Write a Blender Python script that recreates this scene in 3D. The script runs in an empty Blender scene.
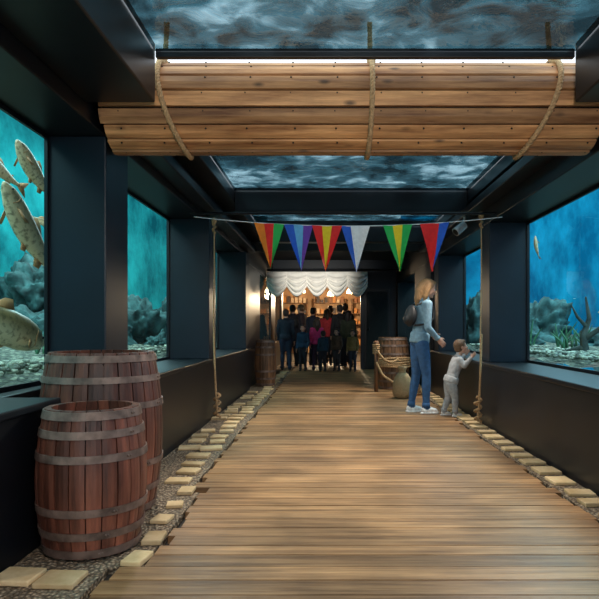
import bpy, bmesh, math, random
import numpy as np
from mathutils import Vector, Matrix, Euler, noise
random.seed(7)
S=bpy.context.scene
COL=S.collection
# ------------------------------------------------------------------ materials
def newmat(name):
    m=bpy.data.materials.new(name); m.use_nodes=True
    nt=m.node_tree; b=nt.nodes['Principled BSDF']
    return m,nt,b
def plain(name,col,rough=0.6,metal=0.0,var=0.25,scale=12.0,bump=0.15,emit=None,es=0.0,spec=0.5,stretch=(1,1,1)):
    m,nt,b=newmat(name); N=nt.nodes; L=nt.links
    tc=N.new('ShaderNodeTexCoord'); mp=N.new('ShaderNodeMapping'); mp.inputs['Scale'].default_value=stretch
    nz=N.new('ShaderNodeTexNoise'); nz.inputs['Scale'].default_value=scale; nz.inputs['Detail'].default_value=5
    L.new(tc.outputs['Object'],mp.inputs['Vector']); L.new(mp.outputs[0],nz.inputs['Vector'])
    r=N.new('ShaderNodeValToRGB')
    r.color_ramp.elements[0].position=.3; r.color_ramp.elements[1].position=.7
    r.color_ramp.elements[0].color=tuple(c*(1-var) for c in col)+(1,)
    r.color_ramp.elements[1].color=tuple(min(1,c*(1+var)) for c in col)+(1,)
    L.new(nz.outputs['Fac'],r.inputs['Fac']); L.new(r.outputs[0],b.inputs['Base Color'])
    b.inputs['Roughness'].default_value=rough; b.inputs['Metallic'].default_value=metal
    b.inputs['Specular IOR Level'].default_value=spec
    if bump>0:
        bp=N.new('ShaderNodeBump'); bp.inputs['Strength'].default_value=bump; bp.inputs['Distance'].default_value=.02
        L.new(nz.outputs['Fac'],bp.inputs['Height']); L.new(bp.outputs[0],b.inputs['Normal'])
    if emit:
        b.inputs['Emission Color'].default_value=tuple(emit)+(1,); b.inputs['Emission Strength'].default_value=es
    return m
def wood(name,dark,light,grain=(1.2,22,22),rough=0.55,scale=1.0,bump=.3,stain=.5,tintamt=.5,knots=False):
    m,nt,b=newmat(name); N=nt.nodes; L=nt.links
    tc=N.new('ShaderNodeTexCoord'); mp=N.new('ShaderNodeMapping'); mp.inputs['Scale'].default_value=grain
    at=N.new('ShaderNodeAttribute'); at.attribute_name='tint'
    off=N.new('ShaderNodeVectorMath'); off.operation='ADD'
    cx=N.new('ShaderNodeCombineXYZ'); mu=N.new('ShaderNodeMath'); mu.operation='MULTIPLY'; mu.inputs[1].default_value=37.0
    L.new(at.outputs['Fac'],mu.inputs[0]); L.new(mu.outputs[0],cx.inputs['X']); L.new(mu.outputs[0],cx.inputs['Z'])
    L.new(tc.outputs['Object'],off.inputs[0]); L.new(cx.outputs[0],off.inputs[1]); L.new(off.outputs[0],mp.inputs['Vector'])
    nz=N.new('ShaderNodeTexNoise'); nz.inputs['Scale'].default_value=scale; nz.inputs['Detail'].default_value=7; nz.inputs['Roughness'].default_value=.65
    L.new(mp.outputs[0],nz.inputs['Vector'])
    n2=N.new('ShaderNodeTexNoise'); n2.inputs['Scale'].default_value=1.7; n2.inputs['Detail'].default_value=4
    L.new(tc.outputs['Object'],n2.inputs['Vector'])
    r=N.new('ShaderNodeValToRGB'); r.color_ramp.elements[0].position=.32; r.color_ramp.elements[1].position=.68
    r.color_ramp.elements[0].color=tuple(dark)+(1,); r.color_ramp.elements[1].color=tuple(light)+(1,)
    L.new(nz.outputs['Fac'],r.inputs['Fac'])
    mr=N.new('ShaderNodeMapRange'); mr.inputs['To Min'].default_value=1-tintamt; mr.inputs['To Max'].default_value=1+tintamt*.6
    L.new(at.outputs['Fac'],mr.inputs['Value'])
    m2=N.new('ShaderNodeMapRange'); m2.inputs['From Min'].default_value=.35; m2.inputs['From Max'].default_value=.65
    m2.inputs['To Min'].default_value=1-stain; m2.inputs['To Max'].default_value=1.1
    L.new(n2.outputs['Fac'],m2.inputs['Value'])
    pr=N.new('ShaderNodeMath'); pr.operation='MULTIPLY'; L.new(mr.outputs[0],pr.inputs[0]); L.new(m2.outputs[0],pr.inputs[1])
    vm=N.new('ShaderNodeVectorMath'); vm.operation='SCALE'; L.new(r.outputs[0],vm.inputs[0]); L.new(pr.outputs[0],vm.inputs['Scale'])
    last=vm.outputs[0]
    if knots:
        vo=N.new('ShaderNodeTexVoronoi'); vo.inputs['Scale'].default_value=1.0
        mk=N.new('ShaderNodeMapping'); mk.inputs['Scale'].default_value=(3.2,7,7); L.new(off.outputs[0],mk.inputs['Vector']); L.new(mk.outputs[0],vo.inputs['Vector'])
        kr=N.new('ShaderNodeMapRange'); kr.inputs['From Min'].default_value=.05; kr.inputs['From Max'].default_value=.16; kr.inputs['To Min'].default_value=.25; kr.inputs['To Max'].default_value=1
        L.new(vo.outputs['Distance'],kr.inputs['Value'])
        v3=N.new('ShaderNodeVectorMath'); v3.operation='SCALE'; L.new(last,v3.inputs[0]); L.new(kr.outputs[0],v3.inputs['Scale']); last=v3.outputs[0]
    L.new(last,b.inputs['Base Color']); b.inputs['Roughness'].default_value=rough
    bp=N.new('ShaderNodeBump'); bp.inputs['Strength'].default_value=bump; bp.inputs['Distance'].default_value=.01
    L.new(nz.outputs['Fac'],bp.inputs['Height']); L.new(bp.outputs[0],b.inputs['Normal'])
    return m
M_black=plain('painted_steel_black',(.0045,.006,.009),rough=.38,var=.3,scale=3,bump=.02,spec=.35)
M_black2=plain('painted_panel_navy',(.004,.010,.019),rough=.42,var=.25,scale=2.5,bump=.02,spec=.35)
M_dark=plain('dark_ceiling',(.012,.012,.012),rough=.8)
M_floor=wood('deck_wood',(.19,.088,.034),(.62,.35,.165),grain=(1.4,26,26),rough=.42,bump=.4,stain=.40,tintamt=.34)
M_log=wood('log_wood',(.18,.065,.020),(.70,.36,.15),grain=(1.3,16,16),rough=.6,bump=.6,stain=.35,tintamt=.32,knots=True)
M_barrel=wood('barrel_oak',(.055,.017,.011),(.31,.10,.058),grain=(16,16,1.6),rough=.5,bump=.5,stain=.5,tintamt=.45)
M_barrel2=wood('barrel_oak_brown',(.12,.05,.02),(.38,.18,.08),grain=(16,16,1.6),rough=.6,bump=.4,stain=.4,tintamt=.4)
M_hoop=plain('hoop_iron',(.20,.135,.11),rough=.6,metal=.4,var=.5,scale=14,bump=.2)
M_nail=plain('nail_iron',(.02,.015,.012),rough=.5,metal=.6)
M_rope=plain('hemp_rope',(.45,.28,.14),rough=.9,var=.3,scale=60,bump=.4)
M_sack=plain('burlap',(.42,.27,.14),rough=.95,var=.3,scale=70,bump=.5)
M_paver=wood('sandstone',(.68,.45,.21),(.95,.72,.42),grain=(6,6,6),rough=.8,bump=.3,stain=.15,tintamt=.25)
M_white=plain('canvas_white',(.92,.89,.82),rough=.85,var=.05)
M_concrete=plain('dark_concrete',(.05,.045,.04),rough=.85,var=.4,scale=9,bump=.4)
def pebbles(name,c1,c2,scale):
    m,nt,b=newmat(name); N=nt.nodes; L=nt.links
    tc=N.new('ShaderNodeTexCoord'); v=N.new('ShaderNodeTexVoronoi'); v.inputs['Scale'].default_value=scale
    L.new(tc.outputs['Object'],v.inputs['Vector'])
    sp=N.new('ShaderNodeSeparateColor'); L.new(v.outputs['Color'],sp.inputs[0])
    mx=N.new('ShaderNodeMix'); mx.data_type='RGBA'; mx.inputs[6].default_value=tuple(c1)+(1,); mx.inputs[7].default_value=tuple(c2)+(1,)
    L.new(sp.outputs[0],mx.inputs[0])
    mr=N.new('ShaderNodeMapRange'); mr.inputs['From Max'].default_value=.6; mr.inputs['To Min'].default_value=1.1; mr.inputs['To Max'].default_value=.25
    L.new(v.outputs['Distance'],mr.inputs['Value'])
    sc=N.new('ShaderNodeVectorMath'); sc.operation='SCALE'; L.new(mx.outputs[2],sc.inputs[0]); L.new(mr.outputs[0],sc.inputs['Scale'])
    L.new(sc.outputs[0],b.inputs['Base Color']); b.inputs['Roughness'].default_value=.75
    bp=N.new('ShaderNodeBump'); bp.invert=True; bp.inputs['Distance'].default_value=.02; L.new(v.outputs['Distance'],bp.inputs['Height']); L.new(bp.outputs[0],b.inputs['Normal'])
    return m
M_gravelF=pebbles('gravel_path',(.45,.30,.18),(.85,.66,.46),50)
M_gravelT=pebbles('gravel_tank',(.05,.07,.05),(.50,.50,.36),24)
M_rockT=plain('tank_rock',(.040,.10,.10),rough=.9,var=.8,scale=6,bump=1.0)
M_drift=plain('driftwood',(.05,.06,.05),rough=.9,var=.5,scale=9,bump=.5)
def water_glow_back(name,deep,bright,strength):
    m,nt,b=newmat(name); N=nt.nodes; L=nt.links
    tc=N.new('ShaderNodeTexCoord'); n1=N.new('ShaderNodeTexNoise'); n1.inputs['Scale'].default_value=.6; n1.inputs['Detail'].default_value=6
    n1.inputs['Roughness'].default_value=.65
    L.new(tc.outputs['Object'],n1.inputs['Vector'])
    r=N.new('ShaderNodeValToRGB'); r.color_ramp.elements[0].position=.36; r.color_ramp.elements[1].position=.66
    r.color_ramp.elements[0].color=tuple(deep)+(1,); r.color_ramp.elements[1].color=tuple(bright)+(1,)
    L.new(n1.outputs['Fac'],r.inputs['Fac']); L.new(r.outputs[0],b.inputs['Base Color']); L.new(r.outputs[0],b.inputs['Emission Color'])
    b.inputs['Emission Strength'].default_value=strength; b.inputs['Roughness'].default_value=.9; b.inputs['Specular IOR Level'].default_value=0  # backdrop colour also emits: glow of lit water painted onto the tank walls
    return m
M_waterL=water_glow_back('tank_water_glow_teal',(.004,.070,.088),(.020,.32,.33),.68)
M_waterR=water_glow_back('tank_water_glow_blue',(.002,.080,.170),(.008,.25,.43),.88)
def facing_fac(N,L,base,amt,pw=4,normal=None):
    lw=N.new('ShaderNodeLayerWeight'); lw.inputs[0].default_value=.5
    if normal: L.new(normal,lw.inputs['Normal'])
    p=N.new('ShaderNodeMath'); p.operation='POWER'; p.inputs[1].default_value=pw; L.new(lw.outputs['Facing'],p.inputs[0])
    q=N.new('ShaderNodeMath'); q.operation='MULTIPLY_ADD'; q.inputs[1].default_value=amt; q.inputs[2].default_value=base; q.use_clamp=True
    L.new(p.outputs[0],q.inputs[0]); return q.outputs[0]
def glassmat(name,tint):
    m=bpy.data.materials.new(name); m.use_nodes=True; nt=m.node_tree; N=nt.nodes; L=nt.links; N.clear()
    o=N.new('ShaderNodeOutputMaterial'); t=N.new('ShaderNodeBsdfTransparent'); t.inputs[0].default_value=tuple(tint)+(1,)
    g=N.new('ShaderNodeBsdfGlossy'); g.inputs['Roughness'].default_value=.02
    mx=N.new('ShaderNodeMixShader'); L.new(facing_fac(N,L,.03,.4,5),mx.inputs[0]); L.new(t.outputs[0],mx.inputs[1]); L.new(g.outputs[0],mx.inputs[2]); L.new(mx.outputs[0],o.inputs[0])
    return m
M_glassL=glassmat('aquarium_glass',(.72,.95,.96))
def skywater():
    m=bpy.data.materials.new('rippled_pool_water'); m.use_nodes=True; nt=m.node_tree; N=nt.nodes; L=nt.links; N.clear()
    o=N.new('ShaderNodeOutputMaterial'); tc=N.new('ShaderNodeTexCoord')
    n=N.new('ShaderNodeTexNoise'); n.inputs['Scale'].default_value=4.2; n.inputs['Detail'].default_value=4; n.inputs['Distortion'].default_value=.5; n.inputs['Roughness'].default_value=.5
    L.new(tc.outputs['Object'],n.inputs['Vector'])
    n2=N.new('ShaderNodeTexNoise'); n2.inputs['Scale'].default_value=1.1; n2.inputs['Detail'].default_value=3; L.new(tc.outputs['Object'],n2.inputs['Vector'])
    r=N.new('ShaderNodeValToRGB'); e=r.color_ramp.elements; e[0].position=.42; e[0].color=(.012,.030,.038,1); e[1].position=.64; e[1].color=(.36,.56,.62,1)
    el=e.new(.52); el.color=(.045,.12,.15,1)
    ad=N.new('ShaderNodeMath'); ad.operation='MULTIPLY_ADD'; ad.inputs[1].default_value=.5; L.new(n2.outputs['Fac'],ad.inputs[0])
    hf=N.new('ShaderNodeMath'); hf.operation='MULTIPLY'; hf.inputs[1].default_value=.5; L.new(n.outputs['Fac'],hf.inputs[0]); L.new(hf.outputs[0],ad.inputs[2])
    L.new(ad.outputs[0],r.inputs[0])
    t=N.new('ShaderNodeBsdfTransparent'); L.new(r.outputs[0],t.inputs[0])
    bp=N.new('ShaderNodeBump'); bp.inputs['Strength'].default_value=.4; bp.inputs['Distance'].default_value=.05; L.new(n.outputs['Fac'],bp.inputs['Height'])
    g=N.new('ShaderNodeBsdfGlossy'); g.inputs['Roughness'].default_value=.05; g.inputs[0].default_value=(.8,.9,.95,1); L.new(bp.outputs[0],g.inputs['Normal'])
    b=N.new('ShaderNodeMixShader'); L.new(facing_fac(N,L,.06,.8,3,bp.outputs[0]),b.inputs[0]); L.new(t.outputs[0],b.inputs[1]); L.new(g.outputs[0],b.inputs[2])
    L.new(b.outputs[0],o.inputs[0]); return m
M_skywater=skywater()
# ------------------------------------------------------------------ mesh builder
class MB:
    def __init__(s): s.v=[];s.f=[];s.m=[];s.t=[]
    def add(s,vs,fs,mi=0,tint=.5):
        o=len(s.v); s.v+= [tuple(v) for v in vs]
        for f in fs: s.f.append(tuple(i+o for i in f)); s.m.append(mi); s.t.append(tint)
    def box(s,x0,x1,y0,y1,z0,z1,mi=0,tint=.5,M=None):
        vs=[Vector(p) for p in ((x0,y0,z0),(x1,y0,z0),(x1,y1,z0),(x0,y1,z0),(x0,y0,z1),(x1,y0,z1),(x1,y1,z1),(x0,y1,z1))]
        if M: vs=[M@v for v in vs]
        s.add(vs,[(0,3,2,1),(4,5,6,7),(0,1,5,4),(1,2,6,5),(2,3,7,6),(3,0,4,7)],mi,tint)
    def rings(s,rs,mi=0,cap=True,loop=False,tint=.5):
        n=len(rs[0]); vs=[p for r in rs for p in r]; fs=[]
        K=len(rs)
        for k in range(K if loop else K-1):
            k2=(k+1)%K
            for i in range(n):
                j=(i+1)%n; fs.append((k*n+i,k*n+j,k2*n+j,k2*n+i))
        if cap and not loop:
            fs.append(tuple(range(n))[::-1]); fs.append(tuple((K-1)*n+i for i in range(n)))
        s.add(vs,fs,mi,tint)
    def path(s,pts,rad,n=10,mi=0,tint=.5,flat=None,round_end=True):
        pts=[Vector(p) for p in pts]
        if not hasattr(rad,'__len__'): rad=[rad]*len(pts)
        rad=list(rad)
        if round_end:
            d0=(pts[0]-pts[1]).normalized(); d1=(pts[-1]-pts[-2]).normalized()
            a,b=rad[0],rad[-1]
            pts=[pts[0]+d0*a*.95,pts[0]+d0*a*.6]+pts+[pts[-1]+d1*b*.6,pts[-1]+d1*b*.95]
            rad=[a*.3,a*.8]+rad+[b*.8,b*.3]
        up=None; rs=[]
        for i,p in enumerate(pts):
            d=(pts[min(i+1,len(pts)-1)]-pts[max(i-1,0)]).normalized()
            if up is None:
                up=Vector((0,0,1)) if abs(d.z)<.9 else Vector((0,1,0))
            u=(up-d*up.dot(d)).normalized(); w=d.cross(u); up=u
            rs.append([p+(u*math.cos(t)+w*math.sin(t))*rad[i] for t in [2*math.pi*k/n for k in range(n)]])
        s.rings(rs,mi,True,False,tint)
    def ell(s,c,r,mi=0,nu=16,nv=10,M=None,tint=.5):
        c=Vector(c); rs=[]
        for k in range(1,nv):
            ph=math.pi*k/nv
            ring=[Vector((r[0]*math.sin(ph)*math.cos(2*math.pi*i/nu),r[1]*math.sin(ph)*math.sin(2*math.pi*i/nu),-r[2]*math.cos(ph))) for i in range(nu)]
            if M: ring=[M@q for q in ring]
            rs.append([c+q for q in ring])
        s.rings(rs,mi,True,False,tint)
    def mesh(s,name):
        me=bpy.data.meshes.new(name); me.from_pydata(s.v,[],s.f); me.update(); return me
    def obj(s,name,mats,smooth=False,parent=None,bevel=0,loc=None):
        me=s.mesh(name)
        for m in mats: me.materials.append(m)
        me.polygons.foreach_set('material_index',s.m)
        a=me.attributes.new('tint','FLOAT','FACE'); a.data.foreach_set('value',s.t)
        if smooth: me.polygons.foreach_set('use_smooth',[True]*len(s.f))
        bm=bmesh.new(); bm.from_mesh(me); bmesh.ops.recalc_face_normals(bm,faces=bm.faces); bm.to_mesh(me); bm.free()
        o=bpy.data.objects.new(name,me); COL.objects.link(o)
        if parent: o.parent=parent
        if loc: o.location=loc
        if bevel:
            b=o.modifiers.new('b','BEVEL'); b.width=bevel; b.segments=2; b.limit_method='ANGLE'
        return o
def empty(name,loc=(0,0,0),rz=0):
    e=bpy.data.objects.new(name,None); COL.objects.link(e); e.location=loc; e.rotation_euler=(0,0,rz); e.empty_display_size=.1; return e
# ------------------------------------------------------------------ room shell
b=MB(); b.box(-1.92,2.29,-2,19.2,-.2,-.05); b.box(-3.2,2.4,19.2,26,-.2,0); b.obj('floor',[M_concrete])
b=MB()
def strip(x0,x1,y0,y1): b.box(x0,x1,y0,y1,-.05,-.012)
def dl(y): return -.83 if 2.72<y<4.1 else (-.985 if y<=2.72 else -.905)
strip(-1.465,-1.02,-2,2.66); strip(-1.465,-.865,2.79,3.22); strip(-1.465,-1.02,2.66,2.79); strip(-1.765,-.865,3.22,4.03); strip(-1.395,-.94,4.03,10.75); strip(-1.435,-.94,10.75,19.2); strip(1.555,1.775,-2,19.2)
b.obj('floor_gravel',[M_gravelF])
b=MB(); y=-2.0
while y<19.0:
    w=random.uniform(.125,.15)
    xl=dl(y+w/2)+random.uniform(-.03,.03); xr=1.525+random.uniform(-.027,.027)
    b.box(xl,xr,y,y+w-.008,-.045,random.uniform(-.004,-.001),0,random.random()); y+=w
b.obj('floor_planks',[M_floor])
for side in (0,1):
    b=MB(); y=-1.5
    while y<15:
        if side==0:
            wx=random.uniform(.07,.10); wy=random.uniform(.05,.08); cx=-1.05+random.uniform(-.06,.0)
            if y<=2.72: cx-=.06
            if 2.72<y<4.1: wx=.05; cx=-.905 if y<3.4 else -.95
        else: cx=1.665+random.uniform(-.008,.008); wx=random.uniform(.075,.09); wy=random.uniform(.055,.095)
        n=2 if (side==0 and (random.random()<.4 or 2.3<y<2.72)) else 1
        for k in range(n):
            if k==1 and (2.72<y<4.2 or y>10.5): continue
            M=Matrix.Translation((cx-k*.2,y+k*.03,0))@Matrix.Rotation(random.uniform(-.2,.2) if side==0 else random.uniform(-.10,.10),4,'Z')
            b.box(-wx,wx,-wy,wy,-.0115,.010+random.uniform(0,.006),0,random.random(),M)
        y+=random.uniform(.22,.34)
    b.obj('stone_edging',[M_paver],bevel=.006)
XL=-1.92; XR=2.29
b=MB()
b.box(XL,-1.47,-2,3.22,-.05,.68); b.box(XL,-1.77,3.22,4.03,-.05,.68); b.box(XL,-1.40,4.03,10.75,-.05,.68)
b.box(XL,-1.44,10.75,19.2,-.05,.68)
b.box(XL,-1.44,-2,3.24,.68,.72); b.box(XL,-1.765,3.24,4.01,.68,.72); b.box(XL,-1.375,4.01,10.75,.68,.72)
for (y0,y1,xi) in ((.5,.95,-1.5),(4.05,4.5,-1.5),(7.12,7.55,-1.41),(10.3,10.75,-1.41)):
    b.box(XL,xi,y0,y1,.72,2.39,1)
b.box(XL,-1.5,-2,10.75,2.39,2.95)
for (y0,y1) in ((10.75,12.7),(15.2,16.4),(18.7,19.2)): b.box(XL,-1.44,y0,y1,.68,2.25)
b.box(XL,-1.44,10.75,19.2,2.25,2.95)
b.obj('wall_left',[M_black,M_black2],bevel=.008)
b=MB()
b.box(1.78,XR,-2,19.2,-.05,.66); b.box(1.75,XR,-2,10.4,.66,.70)
for (y0,y1) in ((3.25,3.65),(6.8,7.2),(9.94,10.35)): b.box(1.83,XR,y0,y1,.70,2.29,1)
b.box(1.83,XR,-2,10.4,2.29,2.95)
for (y0,y1) in ((10.4,12.3),(15.4,19.2)): b.box(1.78,XR,y0,y1,.66,2.25)
b.box(1.78,XR,10.35,19.2,2.25,2.95)
b.obj('wall_right',[M_black,M_black2],bevel=.008)
wn=0
def window(x,y0,y1,z0,z1,sgn):
    global wn; wn+=1
    b=MB(); t=.03
    xo=x-sgn*.02
    b.box(min(x,xo),max(x,xo),y0,y1,z0,z0+t); b.box(min(x,xo),max(x,xo),y0,y1,z1-t,z1)
    b.box(min(x,xo),max(x,xo),y0,y0+t,z0+t,z1-t); b.box(min(x,xo),max(x,xo),y1-t,y1,z0+t,z1-t)
    b.add([(x,y0,z0),(x,y1,z0),(x,y1,z1),(x,y0,z1)],[(0,1,2,3)],1)
    b.obj('window_%d'%wn,[M_black,M_glassL])
for y0,y1 in ((-1.9,.5),(.95,4.05),(4.5,7.12),(7.55,10.3)): window(-1.9,y0,y1,.72,2.39,-1)
for y0,y1 in ((12.7,15.2),(16.4,18.7)): window(-1.47,y0,y1,.68,2.25,-1)
for y0,y1 in ((-1.9,3.25),(3.65,6.8),(7.2,9.94)): window(2.27,y0,y1,.70,2.29,1)
window(1.81,12.3,15.4,.66,2.25,1)
TL=empty('aquarium_tank'); TR=empty('aquarium_tank')
def tank(name,xi,xo,y0,y1,mat,par):
    b=MB(); sg=1 if xo>xi else -1
    x0,x1=min(xo,xo+sg*.1),max(xo,xo+sg*.1)
    b.box(x0,x1,y0,y1,0,4.6)
    b.box(min(xi,xo),max(xi,xo),y0-.1,y0,0,4.6); b.box(min(xi,xo),max(xi,xo),y1,y1+.1,0,4.6)
    b.obj(name,[mat],parent=par)
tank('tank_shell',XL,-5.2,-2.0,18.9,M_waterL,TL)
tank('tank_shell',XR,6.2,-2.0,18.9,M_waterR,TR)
def bed(name,x0,x1,y0,y1,z,slope,seed,par):
    b=MB(); nx,ny=26,120; vs=[];fs=[]
    for j in range(ny+1):
        for i in range(nx+1):
            x=x0+(x1-x0)*i/nx; y=y0+(y1-y0)*j/ny
            h=z+slope*i/nx+.12*noise.noise(Vector((x*1.3,y*1.3,seed)))+.03*noise.noise(Vector((x*6,y*6,seed)))
            vs.append((x,y,h))
    for j in range(ny):
        for i in range(nx):
            a=j*(nx+1)+i; fs.append((a,a+1,a+nx+2,a+nx+1))
    b.add(vs,fs); return b.obj(name,[M_gravelT],smooth=True,parent=par)
bed('gravel_bed',-1.93,-5.19,-1.95,18.8,.72,.45,1.0,TL)
bed('gravel_bed',2.30,6.19,-1.95,18.8,.74,.20,5.0,TR)
def rocks(name,lst,mat,par):
    b=MB()
    for (x,y,z,r) in lst:
        bm=bmesh.new(); bmesh.ops.create_icosphere(bm,subdivisions=5,radius=1)
        sd=random.uniform(0,50)
        for v in bm.verts:
            n=v.co.normalized(); d=1+.5*noise.noise(n*1.3+Vector((sd,0,0)))+.3*noise.noise(n*3.5+Vector((sd,3,0)))+.18*noise.noise(n*9)+.08*noise.noise(n*20)
            v.co=Vector((n.x*r[0],n.y*r[1],n.z*r[2]))*d+Vector((x,y,z))
        bm.verts.ensure_lookup_table()
        b.add([v.co.copy() for v in bm.verts],[tuple(v.index for v in f.verts) for f in bm.faces]); bm.free()
    return b.obj(name,[mat],smooth=True,parent=par)
rocks('rock_reef',[(-3.3,8.4,1.0,(.5,.8,.55)),(-3.6,7.2,.9,(.5,.6,.35)),(-3.0,9.6,1.0,(.45,.6,.5)),(-4.4,9.8,1.3,(.7,1.0,.95)),(-4.2,5.6,.8,(.5,.7,.4)),(-3.1,12.6,1.1,(.7,.8,.6)),(-2.6,6.6,.78,(.2,.25,.14)),(-2.5,8.9,.8,(.2,.3,.2)),(-2.6,15,1,(.4,.8,.5)),(-3.9,8.2,1.5,(.4,.5,.5))],M_rockT,TL)
rocks('rock_reef',[(4.9,9.6,.75,(.9,1.2,.40)),(5.5,7.2,.75,(.6,.9,.3)),(3.9,11.2,.9,(.6,.9,.6)),(3.1,9.6,.80,(.3,.4,.25)),(4.3,7.9,.75,(.3,.35,.2)),(3.2,14,1,(.5,1.0,.6)),(3.0,12,1,(.4,.6,.7))],M_rockT,TR)
M_peb=wood('pebble_stone',(.06,.075,.06),(.75,.74,.56),grain=(9,9,9),tintamt=.8)
def peb(name,x0,x1,y0,y1,zf,n,par):
    b=MB()
    for i in range(n):
        x=random.uniform(x0,x1); y=random.uniform(y0,y1); r=random.uniform(.014,.042)
        b.ell((x,y,zf+random.uniform(0,.03)),(r,r*.8,r*.6),0,6,4,Matrix.Rotation(random.random()*3,3,'Z'),random.random())
    b.obj(name,[M_peb],smooth=True,parent=par)
peb('pebble_scatter',2.36,3.1,3.7,10,.79,1600,TR)
peb('pebble_scatter',-2.7,-1.98,2.5,10,.80,1200,TL)
b=MB()
b.path([(3.05,7.1,.72),(3.02,7.1,1.0),(3.1,7.12,1.2),(3.05,7.1,1.45)],[.06,.045,.03,.012],8)
b.path([(3.03,7.1,.95),(3.2,7.0,1.1),(3.34,6.9,1.3),(3.4,6.9,1.42)],[.035,.028,.02,.008],8)
b.path([(3.06,7.1,1.1),(2.95,7.1,1.22),(2.9,7.15,1.36)],[.025,.018,.008],8)
b.path([(3.0,7.1,.85),(2.86,7.2,.8),(2.7,7.35,.78)],[.04,.03,.015],8)
b.obj('driftwood_branch',[M_drift],smooth=True,parent=TR)
M_plant=plain('water_plant',(.05,.16,.08),rough=.7)
def plants(lst,par):
    b=MB()
    for cx,cy in lst:
        for k in range(18):
            x=cx+random.uniform(-.2,.2); y=cy+random.uniform(-.2,.2); h=random.uniform(.15,.45); a=random.uniform(-.15,.15)
            b.path([(x,y,.78),(x+a*.4,y+a*.3,.78+h*.5),(x+a,y-a*.5,.78+h)],[.012,.02,.004],5)
    b.obj('water_plant',[M_plant],smooth=True,parent=par)
plants([(-2.9,4.1),(-3.3,4.5),(-2.6,5.8),(-2.5,6.5)],TL); plants([(3.4,8.3),(3.9,7.6),(2.9,9.0)],TR)
def fishmat(name,back,belly,spot):
    m,nt,bs=newmat(name); N=nt.nodes; L=nt.links
    tc=N.new('ShaderNodeTexCoord'); sx=N.new('ShaderNodeSeparateXYZ'); L.new(tc.outputs['Object'],sx.inputs[0])
    mr=N.new('ShaderNodeMapRange'); mr.inputs['From Min'].default_value=-.07; mr.inputs['From Max'].default_value=.05; L.new(sx.outputs['Z'],mr.inputs[0])
    mx=N.new('ShaderNodeMix'); mx.data_type='RGBA'; mx.inputs[6].default_value=tuple(belly)+(1,); mx.inputs[7].default_value=tuple(back)+(1,); L.new(mr.outputs[0],mx.inputs[0])
    v=N.new('ShaderNodeTexNoise'); v.inputs['Scale'].default_value=26; v.inputs['Detail'].default_value=3; L.new(tc.outputs['Object'],v.inputs[0])
    r=N.new('ShaderNodeMapRange'); r.inputs['From Min'].default_value=.48; r.inputs['From Max'].default_value=.66; r.inputs['To Max'].default_value=.65; L.new(v.outputs['Fac'],r.inputs[0])
    m2=N.new('ShaderNodeMix'); m2.data_type='RGBA'; m2.inputs[7].default_value=tuple(spot)+(1,); L.new(mx.outputs[2],m2.inputs[6]); L.new(r.outputs[0],m2.inputs[0])
    L.new(m2.outputs[2],bs.inputs['Base Color']); bs.inputs['Roughness'].default_value=.3
    return m
M_fish=fishmat('trout_skin',(.26,.17,.07),(1.0,.70,.42),(.09,.065,.03))
M_fin=plain('fish_fin',(.55,.25,.10),rough=.5)
M_eye=plain('dark_eye',(.01,.01,.01),rough=.1,bump=0)
def fish(name,head,tail,girth=.12,bend=.08):
    b=MB(); prof=[(0.5,.012),(.485,.03),(.45,.055),(.40,.08),(.33,.105),(.22,.125),(.08,.13),(-.06,.118),(-.2,.085),(-.3,.055),(-.37,.038),(-.42,.036)]
    k=girth/.13; rs=[]
    bd=lambda x: bend*(x-.1)**2*4*(1 if x<.1 else .3)
    for x,h in prof:
        rs.append([Vector((x,bd(x)+h*k*.6*math.cos(t),h*k*math.sin(t)-(.01 if x>.4 else 0))) for t in [2*math.pi*i/16 for i in range(16)]])
    b.rings(rs)
    def fin(pts,th=.004):
        c=[Vector((p[0],bd(p[0])+ (p[2] if len(p)>2 else 0),p[1])) for p in pts]; n=len(c)
        b.add([q+Vector((0,th,0)) for q in c]+[q-Vector((0,th,0)) for q in c],[tuple(range(n)),tuple(range(n,2*n))[::-1]]+[(i,(i+1)%n,n+(i+1)%n,n+i) for i in range(n)],1)
    fin([(-.40,.03*k),(-.47,.09*k),(-.56,.15*k),(-.53,.05*k),(-.51,0),(-.53,-.05*k),(-.56,-.15*k),(-.47,-.09*k),(-.40,-.03*k)])
    fin([(.10,.12*k),(.05,.2*k),(-.02,.19*k),(-.09,.14*k),(-.09,.105*k)])
    fin([(-.24,.07*k),(-.28,.10*k),(-.30,.095*k),(-.28,.055*k)])
    fin([(-.18,-.08*k),(-.23,-.16*k),(-.28,-.13*k),(-.27,-.06*k)])
    fin([(0,-.11*k),(-.05,-.18*k),(-.09,-.15*k),(-.07,-.11*k)])
    for sgn in (1,-1):
        fin([(.28,-.05*k,sgn*.06*k),(.18,-.12*k,sgn*.13*k),(.15,-.09*k,sgn*.14*k),(.24,-.03*k,sgn*.07*k)],.003)
        b.ell((.42,bd(.42)+sgn*.04*k,.02*k),(.012,.008,.012),2,8,6)
        b.path([(.33,bd(.33)+sgn*.055*k,.05*k),(.315,bd(.3)+sgn*.064*k,0),(.33,bd(.33)+sgn*.052*k,-.06*k)],[.004,.007,.004],6,1)
    H=Vector(head);T=Vector(tail); L=(H-T).length; x=(H-T).normalized(); z=Vector((0,0,1)); z=(z-x*z.dot(x))
    if z.length<.25: z=Vector((0,1,0))-x*x.y
    z.normalize(); yv=z.cross(x)
    M=Matrix((x,yv,z)).transposed().to_4x4(); M.translation=(H+T)/2
    o=b.obj(name,[M_fish,M_fin,M_eye],smooth=True); o.matrix_world=M@Matrix.Scale(L,4); return o
fish('trout_fish',(-2.3,4.42,2.48),(-2.22,4.78,2.10),.145)
fish('trout_fish',(-2.28,4.20,2.12),(-2.18,4.72,1.46),.125)
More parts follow.
